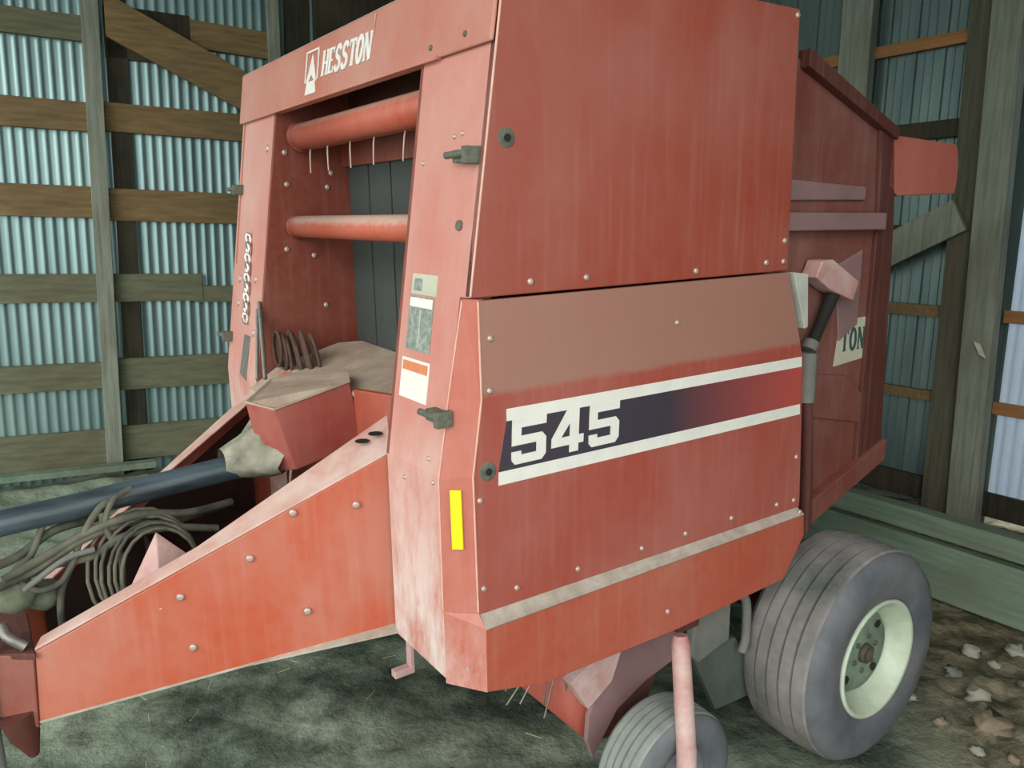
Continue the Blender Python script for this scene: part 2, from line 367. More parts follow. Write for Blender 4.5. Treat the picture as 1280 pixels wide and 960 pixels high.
# ---------------------------------------------------------------- the baler
TZ = .8005
Mb = Matrix(((0.9988157643607681, -0.0006974304613506233, -0.04864753287851567), (5.551115123125783e-17, 0.9998972496646858, -0.014334926333847336), (0.04865253194248663, 0.014317950403197055, 0.9987131357060629)))
BASE = Vector((1.0, 1.06, -.84))
root = bpy.data.objects.new('round_baler', None); C.objects.link(root)
root.matrix_world = Matrix.Translation(Mb@BASE+Vector((0, 0, TZ))) @ Mb.to_4x4()
tag(root, 'large dusty red round hay baler with a long tongue, parked inside the barn', 'baler')
OFF = -BASE
def part(mb, name, mat, bevel=0, parent=None, label=None):
    o = mb.build(name, mat, parent or root, OFF if parent is None else Vector((0, 0, 0)), bevel)
    if label: o['label'] = label
    return o
def fx(z): return .15*(z-1.1) if z > .62 else -.072
def bolts(parent, pts, n, r=.009, name='bolt', mat=BOLT, h=.006):
    n = Vector(n).normalized()
    for p in pts:
        mb = MB(); p = Vector(p); mb.tube([p-n*.002, p+n*h*.6, p+n*h], [r, r, r*.5], 8); part(mb, name, mat, parent=parent)

# upper side panel (near) and lower door
mb = MB(); mb.xz([(fx(1.107), 1.107), (1.288, 1.113), (1.274, 1.95), (fx(1.95), 1.95)], .03, .06)
mb.xz([(1.255, 1.113), (1.288, 1.113), (1.274, 1.95), (1.241, 1.95)], .04, .16)
up = part(mb, 'side_panel', P_UP, .004)
bolts(up, [(.19, .03, 1.14), (.385, .03, 1.14), (.83, .03, 1.135), (1.17, .03, 1.145), (1.262, .03, 1.145), (1.262, .03, 1.215), (1.262, .03, 1.93)], (0, -1, 0), .010)
mb = MB(); mb.lathe([(.0, -.004), (.008, -.004), (.012, -.001), (.022, -.004), (.026, 0)], (.119, .03, 1.507), n=16); part(mb, 'latch_hole', LATCH, parent=up)
mb = MB()
fe = [(.022, 1.100), (.026, .838), (-.006, .63), (0., .225)]
mb.xz([(.000, .225), (-.006, .63), (.026, .838), (.022, 1.100), (1.29, 1.106), (1.405, .785), (1.44, .215)], .026, .045)
pass
mb.prism([(1.44, .026, .215), (1.405, .026, .785), (1.29, .026, 1.106), (1.29, .075, 1.106), (1.405, .075, .785), (1.44, .075, .215)], (-.008, .002, 0))
door = part(mb, 'side_door', P_DOOR, .0025)
mb = MB(); mb.add([(.000, .026, .225), (-.006, .026, .63), (.026, .026, .838), (.022, .026, 1.104), (fx(1.104)-.002, .066, 1.104), (fx(.838)-.004, .080, .838), (-.078, .086, .62), (-.078, .086, .225)]+
  [(.02, .036, .225), (.014, .036, .63), (.046, .036, .838), (.042, .036, 1.104), (.02, .076, 1.104), (-.02, .090, .838), (-.06, .096, .62), (-.06, .096, .225)],
  [[0, 1, 6, 7], [1, 2, 5, 6], [2, 3, 4, 5], [8, 15, 14, 9], [9, 14, 13, 10], [10, 13, 12, 11], [0, 7, 15, 8], [3, 11, 12, 4], [7, 6, 14, 15], [6, 5, 13, 14], [5, 4, 12, 13], [0, 8, 9, 1], [1, 9, 10, 2], [2, 10, 11, 3]])
P_FL = paint('red_enamel_flange', base=srgb(178, 92, 76), dust=srgb(200, 150, 138), amt=.6, zb=[(.30, -.1, srgb(218, 196, 188), .7, .05, True)])
part(mb, 'door_flange', P_FL, parent=door)
bolts(door, [(.055, .026, 1.0), (.05, .026, .86), (.012, .026, .56), (.018, .026, .30), (.13, .026, .27), (.355, .026, .265), (.62, .026, .262), (.82, .026, .262), (1.05, .026, .262), (1.30, .026, .255), (1.40, .026, .25), (1.40, .026, .42), (.75, .026, .98)], (0, -1, 0), .009)
mb = MB(); mb.lathe([(.0, -.004), (.009, -.004), (.013, -.001), (.022, -.004), (.027, 0)], (.040, .026, .637), n=16); part(mb, 'latch_hole', LATCH, parent=door)
# stripes and model number
def slab(poly, mat, name, parent, y=.026, t=.0015):
    mb = MB(); mb.xz(poly, y-t, y); return part(mb, name, mat, parent=parent)
slab([(.103, .768), (.103, .802), (1.392, .799), (1.396, .762)], WHITE, 'stripe', door, label=None) if False else slab([(.103, .768), (.103, .802), (1.392, .799), (1.396, .762)], WHITE, 'stripe', door)
slab([(.073, .590), (.074, .628), (1.400, .622), (1.404, .583)], WHITE, 'stripe', door)
slab([(.074, .628), (.103, .768), (1.396, .762), (1.400, .622)], FADE, 'stripe', door, t=.001)['label'] = 'black band fading into red'
G5 = [[(0,.8),(0,1),(1,1),(1,.8)], [(0,.42),(0,1),(.27,1),(.27,.42)], [(0,.42),(0,.62),(.88,.62),(1,.5),(1,.42)], [(.72,.1),(.72,.5),(1,.5),(1,.12)], [(.1,0),(0,.1),(0,.2),(1,.2),(1,.12),(.88,0)], [(0,.1),(0,.29),(.27,.29),(.27,.1)]]
G4 = [[(0,.18),(0,.38),(.46,1),(.82,1),(.30,.38),(.30,.18)], [(0,.18),(0,.38),(1,.38),(1,.18)], [(.56,0),(.56,1),(.84,1),(.84,0)]]
def digits(x0, z0, wd, h, gap, seq, parent):
    for g in seq:
        mb = MB()
        for k, poly in enumerate(g): mb.xz([(x0+(u+.05*v)*wd, z0+v*h) for u, v in poly], .0238-.0003*k, .0262)
        part(mb, 'model_digit', WHITE, parent=parent); x0 += wd+gap
digits(.115, .640, .118, .128, .020, [G5, G4, G5], door)
# skirt with ledge
mb = MB()
mb.xz([(.006, -.004), (.006, .192), (1.434, .196), (1.443, .107), (1.332, -.042), (.77, -.062), (.206, -.052)], 0, .02)
sk = part(mb, 'skirt', P_SK, .003)
mb = MB(); mb.prism([(.006, .0, .192), (1.434, .0, .196), (1.43, .034, .218), (-.002, .034, .232)], (0, 0, -.006)); part(mb, 'ledge', DUSTG, parent=sk, label='dusty pale grey ledge')
mb = MB(); mb.prism([(.006, 0, -.004), (.006, 0, .192), (-.000, .028, .232), (-.078, .086, .232), (-.078, .086, .012)], (.006, .008, 0)); part(mb, 'front_lip', P_FL, parent=sk)
bolts(sk, [(.72, 0, .02), (1.415, .005, .205)], (0, -1, 0), .01)
bolts(sk, [(-.05, .07, .12), (-.03, .045, .06)], (-.7, -.7, 0), .01)

# front posts (near and far) and headboard
def fpost(ya, yb, sgn):
    mb = MB()
    prof = [(fx(1.75), 1.75), (fx(.621), .62), (-.072, .30), (-.072, .02)]
    zz = [1.75, .62, .30, .02]
    v = []
    for (x, z) in prof: v += [(x, ya, z), (x, yb, z), (x+.10, yb, z), (x+.10, ya, z)]
    f = [[0, 1, 2, 3]]
    for i in range(3):
        a = 4*i; b = a+4
        f += [[a, a+1, b+1, b], [a+1, a+2, b+2, b+1], [a+2, a+3, b+3, b+2], [a+3, a, b, b+3]]
    f += [[12, 13, 14, 15]]
    mb.add(v, f); return mb
nb = fpost(.084, .415, 1)
nb.prism([(fx(1.108), .036, 1.108), (fx(1.108), .084, 1.108), (fx(1.75), .084, 1.75), (fx(1.75), .036, 1.75)], (.09, 0, 0))
npost = part(nb, 'front_post', P_POST)
fpst = part(fpost(1.685, 2.14, -1), 'front_post', P_POST, .004)
mb = MB(); mb.xz([(fx(1.95)-.016, 1.945), (fx(1.735)-.016, 1.735), (fx(1.735)-.004, 1.735), (fx(1.95)-.004, 1.945)], -.0+.035, 2.145)
head = part(mb, 'headboard', P_HEAD, .006)
mb = MB(); mb.xz([(fx(1.95)-.014, 1.944), (fx(1.95)+.12, 1.944), (fx(1.95)+.12, 1.950), (fx(1.95)-.008, 1.950)], .04, 2.14); part(mb, 'top_ledge', DUSTY, parent=head)
mb = MB(); mb.xz([(fx(1.735)-.019, 1.732), (fx(1.735)-.019, 1.742), (fx(1.735)+.02, 1.745), (fx(1.735)+.02, 1.732)], .30, 2.12); part(mb, 'lower_lip', P_HEAD, parent=head)
# a mapping on the sloping front plane: y to image-left, so text runs towards -y
SL = Vector((.15, 0, 1)).normalized(); NF = Vector((-1, 0, .15)).normalized()
def FP(y, z, off=0): return Vector((fx(z) if z > .62 else -.072, y, z))+NF*off
def fdec(poly, mat, name, parent, off, t=.002):
    mb = MB(); mb.prism([FP(y, z, off) for y, z in poly], NF*t); return part(mb, name, mat, parent=parent)
def arc(cx, cy, rx, ry, a0, a1, n=8): return [(cx+rx*math.cos(math.radians(a0+(a1-a0)*i/n)), cy+ry*math.sin(math.radians(a0+(a1-a0)*i/n))) for i in range(n+1)]
GL = {  # strokes: (polyline, thickness)
 'H': [([(.15,0),(.15,1)],.34), ([(.85,0),(.85,1)],.34), ([(.15,.5),(.85,.5)],.1), ([(-.05,.03),(.35,.03)],.08), ([(-.05,.97),(.35,.97)],.08), ([(.65,.03),(1.05,.03)],.08), ([(.65,.97),(1.05,.97)],.08)],
 'E': [([(.18,0),(.18,1)],.34), ([(0,.04),(.85,.04)],.09), ([(0,.96),(.8,.96)],.09), ([(.15,.5),(.65,.5)],.09), ([(.82,0),(.86,.25)],.09), ([(.78,.78),(.8,1)],.09)],
 'S': [(arc(.48,.74,.36,.22,20,270)+arc(.46,.27,.36,.24,90,-160),.3)],
 'T': [([(.5,0),(.5,1)],.34), ([(0,.95),(1,.95)],.12), ([(.04,.75),(.02,1)],.09), ([(.96,.75),(.98,1)],.09), ([(.28,.03),(.72,.03)],.08)],
 'O': [(arc(.5,.5,.40,.46,0,360,16),.32)],
 'N': [([(.12,0),(.12,1)],.13), ([(.88,0),(.88,1)],.13), ([(.12,1),(.88,0)],.34), ([(-.08,.97),(.3,.97)],.08), ([(.7,.97),(1.06,.97)],.08), ([(-.05,.03),(.3,.03)],.08)],
}
def strokes(ch, aspect):
    out = []
    for pl, th in GL[ch]:
        for i in range(len(pl)-1):
            a = Vector((pl[i][0]*aspect, pl[i][1], 0)); b = Vector((pl[i+1][0]*aspect, pl[i+1][1], 0)); d = b-a
            if d.length < 1e-6: continue
            d.normalize(); n = Vector((-d.y, d.x, 0))*th*aspect*(.5 if th > .15 else .8); e = d*(.03 if len(pl) > 3 else 0)
            out.append([(q.x, q.y) for q in (a-n-e, b-n+e, b+n+e, a+n-e)])
    return out
def word(text, f3, d3, h, aspect, gap, mat, parent, name='letter', skip=0):
    u = 0
    for ch in text:
        mb = MB()
        for k, q in enumerate(strokes(ch, aspect)):
            mb.prism([f3(u+a*1.0*h, b*h) for a, b in q], Vector(d3)*(1+.06*k))
        part(mb, name, mat, parent=parent); u += (aspect+gap)*h
    return u
HO = .0165
HW = .41
hh = .084; asp = .62; gp = (HW/hh-7*asp)/6.4
word('HESSTON', lambda u, v: FP(1.150-u-v*.12, 1.803+v-.012*u, HO), NF*.0025, hh, asp, gp, WHITE, head)
# emblem: outlined upright box, tall white triangle, block under it
em = []
def eb(y0, y1, z0, z1): return [(y0, z0), (y1, z0), (y1, z1), (y0, z1)]
mbm = MB()
for q in (eb(1.315, 1.306, 1.80, 1.910), eb(1.195, 1.186, 1.80, 1.910), eb(1.315, 1.186, 1.903, 1.910)): mbm.prism([FP(y, z, HO) for y, z in q], NF*.0025)
mbm.prism([FP(y, z, HO) for y, z in [(1.302, 1.795), (1.248, 1.895), (1.198, 1.795), (1.222, 1.800), (1.25, 1.822), (1.278, 1.800)]], NF*.0025)
mbm.prism([FP(y, z, HO) for y, z in [(1.305, 1.755), (1.29, 1.80), (1.212, 1.80), (1.20, 1.755)]], NF*.0025)
part(mbm, 'emblem', WHITE, parent=head)
mb = MB(); mb.prism([FP(.735, 1.865, HO), FP(.728, 1.93, HO), FP(.722, 1.93, HO), FP(.728, 1.86, HO)], NF*.001); part(mb, 'scratch', PALEP, parent=head)
bolts(head, [FP(.16, 1.77, .016), FP(.34, 1.765, .016)], NF, .008, mat=LATCH)
# decals on near post
fdec(eb(.350, .205, 1.098, 1.155), CREAMD, 'sticker', npost, 0)['label'] = 'pale pictogram sticker, topmost'
fdec(eb(.335, .29, 1.108, 1.142), GREYDC, 'print', npost, .002, .001)
fdec(eb(.355, .215, .940, 1.092), GREYDC, 'sticker', npost, 0)['label'] = 'grey printed instruction sticker with a white heading'
fdec(eb(.35, .22, 1.062, 1.088), WHITE, 'print', npost, .002, .001)
fdec(eb(.286, .281, .95, 1.055), CREAMD, 'print', npost, .002, .001)
fdec(eb(.368, .205, .800, .915), WHITE, 'sticker', npost, 0)['label'] = 'white warning sticker with an orange heading'
fdec(eb(.36, .213, .880, .907), ORANGE, 'print', npost, .002, .001)
# yellow reflector
mb = MB(); mb.prism([(-.055, .064, .425), (-.057, .064, .595), (-.033, .045, .595), (-.031, .045, .425)], (-.005, -.004, 0)); part(mb, 'reflector', YEL, .001)
EDGE = plain('bare_edge_highlight', srgb(226, 170, 152), .5, 0, .2, 20)  # pale beads paint the highlight along the bare sheet edges
mb = MB(); mb.tube([(fx(1.112)-.001, .031, 1.112), (fx(1.94)-.001, .031, 1.94)], .0035, 6); part(mb, 'sheet_edge_highlight', EDGE, parent=up)
mb = MB(); mb.tube([(.021, .027, 1.098), (.025, .027, .838), (-.007, .027, .63), (-.001, .027, .235)], .0032, 6); part(mb, 'sheet_edge_highlight', EDGE, parent=door)
mb = MB(); mb.tube([(fx(1.104)-.004, .067, 1.10), (fx(.838)-.006, .081, .838), (-.079, .087, .62), (-.079, .087, .24)], .0025, 6); part(mb, 'sheet_edge_highlight', EDGE, parent=door)
for (x, z, pr) in ((.119, 1.507, up), (.040, .637, door)):
    y = .026 if pr is up else .022
    mb = MB(); mb.tube([(x, y, z), (x, y-.003, z)], .010, 12); part(mb, 'hole_center', DARK, parent=pr)
def latch(y, z, parent, k=1):
    p = FP(y, z)
    mb = MB(); mb.box((p.x-.030, y-.045, z-.016), (p.x+.004, y+.030, z+.016)); mb.box((p.x-.045, y-.062, z-.022), (p.x+.004, y-.040, z+.022))
    mb.tube([(p.x-.035, y-.06, z+.005), (p.x-.035, y+.05, z+.004)], .010, 8); o = part(mb, 'latch', LATCH, .003)
    return o
latch(.115, 1.465, npost); latch(.125, .79, npost)
for yy, zz in ((2.13, 1.44), (2.15, .77)): latch(yy, zz, fpst)
bolts(npost, [FP(.19, 1.52), FP(.15, 1.525), FP(.35, 1.46), FP(.16, .66), FP(.30, .57), FP(.13, .60)], NF, .007)
mb = MB(); mb.lathe([(.0, -.0), (.012, -.003), (.016, 0)], (0, 0, 0), 'x', 12)
mb = MB(); p = FP(.12, 1.29); mb.tube([p, p+NF*.006], .014, 10); part(mb, 'bolt', LATCH, parent=npost)
# hardware on the far post: chain links, brackets, bolts
z = 1.22
for i in range(9):
    p = FP(1.90-.004*i, z, .012); mb = MB(); r = .030 if i % 2 else .024
    mb.tube([p+Vector((0, math.cos(a)*.017*(1 if i % 2 else .3), math.sin(a)*r)) +NF*(0 if i % 2 else math.cos(a)*.008) for a in [k*math.pi/5 for k in range(11)]], .008, 6); part(mb, 'chain_link', plain('bright_chain', srgb(216, 210, 204), .25, .8), parent=fpst)
    z -= .043
bolts(fpst, [FP(2.03, 1.04), FP(2.03, .93), FP(1.76, 1.6), FP(1.8, 1.05), FP(1.78, .82)], NF, .017, mat=BOLT)
mb = MB(); mb.prism([FP(1.82, .80, 0), FP(1.90, .80, 0), FP(1.93, .62, 0), FP(1.84, .60, 0)], NF*.004); part(mb, 'bare_patch', STEEL, parent=fpst)
mb = MB(); mb.tube([FP(1.70, .96, .01), FP(1.46, .67, .04)], .009, 8); part(mb, 'control_rod', STEEL)
mb = MB(); mb.tube([FP(1.685, .93, .02), FP(1.50, .66, .06)], .007, 8); part(mb, 'control_rod', STEEL)

# inside the chamber mouth
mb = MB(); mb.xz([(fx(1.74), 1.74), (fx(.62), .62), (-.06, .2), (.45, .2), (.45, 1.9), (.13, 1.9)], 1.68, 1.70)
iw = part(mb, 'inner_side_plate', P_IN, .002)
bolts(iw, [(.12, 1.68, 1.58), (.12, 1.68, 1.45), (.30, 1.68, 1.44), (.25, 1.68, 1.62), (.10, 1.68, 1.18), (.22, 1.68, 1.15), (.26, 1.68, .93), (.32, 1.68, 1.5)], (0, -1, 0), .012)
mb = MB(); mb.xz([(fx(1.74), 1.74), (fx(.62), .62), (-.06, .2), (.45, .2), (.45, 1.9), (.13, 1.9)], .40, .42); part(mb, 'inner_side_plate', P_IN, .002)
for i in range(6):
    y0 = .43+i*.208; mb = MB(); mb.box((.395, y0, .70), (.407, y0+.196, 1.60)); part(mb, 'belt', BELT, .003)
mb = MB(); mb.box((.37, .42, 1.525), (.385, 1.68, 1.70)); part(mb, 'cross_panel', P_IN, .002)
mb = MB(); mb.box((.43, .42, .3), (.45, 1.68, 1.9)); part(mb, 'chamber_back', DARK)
def roll(x, z, r, y0, y1, mat, name):
    mb = MB(); mb.lathe([(0, y0), (r, y0), (r, y1), (0, y1)], (x, 0, z), 'y', 28)
    o = part(mb, name, mat)
    for f in o.data.polygons:
        if abs(f.normal.y) > .9: f.use_smooth = False
    mb = MB(); mb.lathe([(0, y1-.01), (r*1.18, y1-.01), (r*1.18, y1+.012), (0, y1+.012)], (x, 0, z), 'y', 20); part(mb, 'end_flange', P_IN, parent=o)
    return o
roll(.185, 1.642, .054, .42, 1.64, P_ROLLU, 'press_roller')
r2 = roll(.150, 1.275, .045, .42, 1.665, P_ROLLG, 'guide_roller')
for i, (y, dy) in enumerate([(1.575, .03), (1.39, .02), (1.17, .02), (.96, .03), (.72, .04)]):
    mb = MB(); mb.tube(spline([(.195, y, 1.595), (.195, y+dy*.4, 1.565), (.20, y+dy, 1.495)], 4), .0032, 6); part(mb, 'tine', plain('tine_wire', srgb(214, 186, 176), .5))
mb = MB(); mb.tube([(.205, 1.66, 1.592), (.205, .42, 1.592)], .006, 8); part(mb, 'tine_bar', P_IN)

# windguard / pickup cover behind the drawbar
mb = MB(); mb.prism([(-.12, 1.66, .60), (.02, 1.66, .69), (.30, 1.66, .76), (.39, 1.60, .765), (.40, 1.25, .755), (.38, .44, .745), (.15, .50, .715), (.05, .92, .70), (-.10, 1.10, .62)], (0, 0, -.02))
part(mb, 'windguard', DUSTY, .004, label='dust-covered guard plate')
mb = MB(); mb.prism([(-.08, 1.45, .625), (-.05, 1.45, .665), (-.01, 1.40, .675), (-.03, 1.36, .64)], (0, 0, .03)); part(mb, 'guard_bracket', P_SK, .003)
mb = MB(); mb.prism([(.055, .93, .45), (.045, .93, .705), (.145, .50, .722), (.16, .47, .45)], (.02, .02, 0)); part(mb, 'guard_side_plate', P_SK, .003)
mb = MB()
for k in range(8): mb.tube([(.0+.014*k+.01*math.sin(3*k), 1.60-.022*k+.05*math.cos(a), .77+.075*math.sin(a+.3*k)-.01*(k%3)) for a in [j*math.pi/8 for j in range(17)]], .008, 6)
part(mb, 'cable_coil', plain('brown_coil', srgb(92, 66, 54), .8, 0, .4, 20))
# gearbox shield
v = [(-.318, 1.00, .695), (-.246, .925, .672), (.033, .925, .733), (.085, 1.06, .735), (.0, 1.30, .715), (-.13, 1.30, .70)]
mb = MB(); n = len(v); bot = [(-.27, 1.02, .43), (-.183, .925, .447), (.073, .925, .50), (.11, 1.06, .50), (.0, 1.30, .50), (-.13, 1.30, .45)]
mb.add(v+bot, [list(range(n)), [n+i for i in range(n)][::-1]]+[[i, (i+1) % n, n+(i+1) % n, n+i] for i in range(n)])
gs = part(mb, 'gearbox_shield', paint('red_enamel_shield', base=srgb(158, 62, 52), amt=.35), .004)
mb = MB(); mb.add([(p[0]-.006*(1 if i in (0, 5) else 0), p[1]-.006*(i in (0, 1, 2)), p[2]+.002) for i, p in enumerate(v)]+[(p[0], p[1]-.006*(i in (0, 1, 2)), p[2]+.008) for i, p in enumerate(v)], [list(range(n))[::-1], [n+i for i in range(n)]]+[[i, (i+1) % n, n+(i+1) % n, n+i] for i in range(n)]); part(mb, 'top_cover', DUSTY, parent=gs)
# driveshaft and torn shroud
mb = MB(); mb.tube([(-.16, 1.06, .47), (-.45, 1.06, .452), (-.9, 1.055, .425), (-1.6, 1.05, .40)], [.048, .043, .041, .041], 20); part(mb, 'driveshaft_guard', SHAFT)
mb = MB(); vs = []; fs = []; n = 22
for i in range(5):
    t = i/4; r = .05+.07*t; x = -.40+.18*t
    for k in range(n):
        a = 2*math.pi*k/n; rr = r*(1+.10*math.sin(3*a+i)+.12*math.sin(7*a+2*i)*t); vs.append((x+.03*t*math.sin(5*a), 1.06+rr*math.cos(a), .475+.02*t+rr*math.sin(a)*(1.15 if math.sin(a) > 0 else .8)))
for i in range(4):
    for k in range(n): fs.append([i*n+k, i*n+(k+1) % n, (i+1)*n+(k+1) % n, (i+1)*n+k])
mb.add(vs, fs, True); part(mb, 'torn_shroud', SHROUD)
mb = MB(); mb.tube([(-.20, .93, .45), (-.215, .92, .37), (-.21, .925, .36)], .006, 6); part(mb, 'hose_clip', STEEL)

# tongue rails
def rail(m):
    Y = (lambda y: y) if m else (lambda y: 2.12-y)
    P = lambda x, y, z: (x, Y(y), z)
    a = Vector(P(-.055, .425, 0)); b = Vector(P(-1.03, .85, 0)); d = (b-a).normalized(); nrm = Vector((-d.y, d.x, 0))
    if (nrm.y > 0) != m: nrm = -nrm
    mb = MB(); mb.prism([P(-.055, .425, .61), P(-1.03, .85, .075), P(-1.045, .856, -.155), P(-.055, .425, .04)], nrm*.012)
    r = part(mb, 'tongue_rail', P_RAIL, .003)
    mb = MB(); w0, w1 = (.17, .055)
    A = Vector(P(-.055, .425, .61)); B = Vector(P(-1.03, .85, .077))
    mb.prism([A, B, B+nrm*w1+Vector((0, 0, .01)), Vector(P(-.60, .665, .318))+nrm*.055+Vector((0, 0, .012)), A+nrm*w0+Vector((.0, 0, .07))], (0, 0, .008)); part(mb, 'top_flange', plain('dusty_flange', srgb(208, 176, 166), .7, 0, .2, 7, srgb(190, 132, 118)), .002, parent=r, label='pale dusty top edge')
    mb = MB(); A = Vector(P(-.055, .425, .035)); B = Vector(P(-1.045, .856, -.16))
    mb.prism([A, B, B+nrm*.06, A+nrm*.06], (0, 0, .008)); part(mb, 'bottom_flange', DUSTG, parent=r)
    mb = MB(); Q = A+(B-A)*.42; mb.prism([A, Q, Q-nrm*.004, A-nrm*.035+Vector((0, 0, -.01))], (0, 0, .006)); part(mb, 'bottom_lip', DUSTG, parent=r)
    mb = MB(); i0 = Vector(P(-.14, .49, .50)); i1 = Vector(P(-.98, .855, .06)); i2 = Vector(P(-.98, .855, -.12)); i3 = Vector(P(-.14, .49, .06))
    mb.prism([i0, i1, i2, i3], nrm*.004); part(mb, 'inner_shade_liner', SHADE, parent=r)  # dark plate painting the shade on the rail's inner face
    if m:
        pts = []
        for t, zf in ((.27, .955), (.40, .80), (.60, .77), (.25, .26), (.58, .29), (.09, .80)):
            x = -.075-.955*t; y = .425+.425*t; z0 = .04-.195*t; z1 = .61-.535*t
            pts.append((x, y, z0+(z1-z0)*zf))
        bolts(r, pts, -nrm, .012)
        mb = MB()
        for t, s in ((.06, .12), (.02, .10)):
            p = A*0+Vector(P(-.075-.955*t, .435+.415*t, .61-.535*t))+nrm*.085+Vector((0, 0, .049)); mb.tube([p, p+Vector((0, 0, .003))], .022, 12)
        part(mb, 'slot', DARK, parent=r)
    return r
rail(True); rail(False)
mb = MB(); mb.prism([(-1.03, .83, .078), (-1.03, 1.29, .078), (-1.13, 1.22, .07), (-1.15, 1.06, .07), (-1.12, .90, .075)], (0, 0, -.02)); part(mb, 'hitch_plate', P_DARK, .004)
mb = MB(); mb.prism([(-1.035, .845, .075), (-1.13, .90, .07), (-1.14, .90, -.13), (-1.05, .85, -.17)], (.01, .02, 0)); part(mb, 'hitch_cheek', paint('rusty_red', base=srgb(128, 54, 40), amt=.3), .003)
mb = MB(); mb.box((-1.5, 1.0, -.05), (-1.05, 1.12, .03)); part(mb, 'drawbar', P_DARK, .01)
mb = MB(); mb.tube([(-1.10, .88, -.12), (-1.085, .88, -.20), (-1.07, .88, -.27)], [.05, .04, .014], 10); part(mb, 'hitch_hook', P_DARK)
mb = MB(); mb.tube([(-1.165, .90, .12), (-1.165, .90, -.64)], .022, 14); mb.box((-1.23, .83, -.66), (-1.10, .97, -.645)); part(mb, 'jack_stand', GREYB)
mb = MB(); mb.tube(spline([(-1.05, .88, .085), (-1.09, .9, .12), (-1.1, .95, .13), (-1.13, .93, .10)], 4), .016, 8); part(mb, 'hitch_clevis', STEEL)
# belly plate and cross member between rails, coloured dark as the drawbar's inner shade
mb = MB(); mb.prism([(-.10, .50, .10), (-.10, 1.62, .10), (-.62, 1.38, .0), (-.62, .74, .0)], (0, 0, -.01)); part(mb, 'belly_shade_plate', SHADE, .002)
mb = MB(); mb.prism([(-.62, .74, .0), (-.62, 1.38, .0), (-.62, 1.38, .16), (-.62, .74, .16)], (-.01, 0, 0)); part(mb, 'cross_shade_member', SHADE, .002)
# mast stand & hoses on the drawbar
mb = MB(); ap = Vector((-.665, .87, .355)); q = [Vector(p) for p in ((-.56, .83, .245), (-.70, .70, .17), (-.80, .80, .16), (-.66, 1.00, .18))]
mb.add([ap]+q, [[0, 1, 2], [0, 2, 3], [0, 3, 4], [0, 4, 1], [4, 3, 2, 1]]); part(mb, 'cover_cone', PALEP, .003, label='pale dusty cone-shaped cover')
def hose(pts, r=.012, mat=HOSE): mb = MB(); mb.tube(spline(pts, 7), r, 8); return part(mb, 'hydraulic_hose', mat)
hose([(-.36, 1.15, .30), (-.53, 1.05, .33), (-.68, 1.0, .375), (-.82, 1.0, .36), (-.95, 1.0, .31), (-1.08, .97, .27)], .014)
hose([(-.38, 1.2, .27), (-.58, 1.06, .31), (-.72, 1.02, .35), (-.86, 1.0, .33), (-.99, 1.0, .27), (-1.12, .95, .25)], .013)
hose([(-.45, 1.0, .27), (-.62, .98, .32), (-.75, .98, .32), (-.84, 1.0, .27), (-.97, 1.02, .26), (-1.10, 1.0, .22)], .013)
hose([(-.75, 1.02, .44), (-.80, 1.0, .425), (-.86, 1.0, .34), (-.89, 1.0, .27), (-.93, 1.0, .19), (-.945, 1.0, .10), (-.94, 1.0, .0)], .011)
hose([(-.70, 1.03, .46), (-.76, 1.0, .44), (-.79, 1.0, .36), (-.76, .98, .27), (-.765, .96, .17), (-.77, .95, .05)], .010)
hose([(-.95, 1.05, .40), (-1.0, 1.02, .31), (-1.05, 1.0, .27), (-1.0, .98, .21), (-.93, .98, .22), (-.88, 1.0, .29)], .010)
hose([(-.80, 1.1, .36), (-.93, 1.06, .36), (-1.03, 1.04, .31), (-1.12, 1.0, .30)], .015)
hose([(-.83, .98, .30), (-.91, .98, .29), (-1.0, .98, .24), (-1.08, .98, .19)], .010, GREYB)
for i in range(6):
    mb = MB(); c = Vector((-.655-.008*i, .90+.016*i, .20+.006*math.sin(i*2))); r = .118+.009*i+.004*math.sin(i*3)
    mb.tube([c+Vector((math.cos(a)*r, math.sin(a)*.05, math.sin(a)*r*1.15)) for a in [k*math.pi/10 for k in range(21)]], .006, 8); part(mb, 'hose_loop', HOSE)
mb = MB(); vs = []
# debris-laden net wrap rag
for (x, y, z0, s) in ((-1.06, 1.02, .20, .07), (-.98, 1.06, .16, .06)):
    mb.lathe([(0, -s), (s*.8, -s*.5), (s, 0), (s*.7, s*.55), (0, s*.8)], (x, y, z0), 'z', 9)
part(mb, 'chaff_clump', plain('chaff', srgb(112, 116, 96), .95, 0, .4, 25))

# main body, roof, far side
mb = MB(); mb.xz([(.42, .08), (1.34, .08), (1.34, 1.93), (.42, 1.93)], .16, 1.96); part(mb, 'bale_chamber', P_DARK, .006)
mb = MB(); mb.box((.20, .05, 1.93), (1.28, 2.08, 1.95)); part(mb, 'roof_panel', DUSTY, .004)
mb = MB(); mb.xz([(fx(1.1), .0), (fx(1.107), 1.107), (fx(1.95), 1.95), (1.274, 1.95), (1.29, 1.1), (1.44, .2), (1.33, -.04), (.2, -.05)], 2.09, 2.12); part(mb, 'side_panel', P_SK, .004)
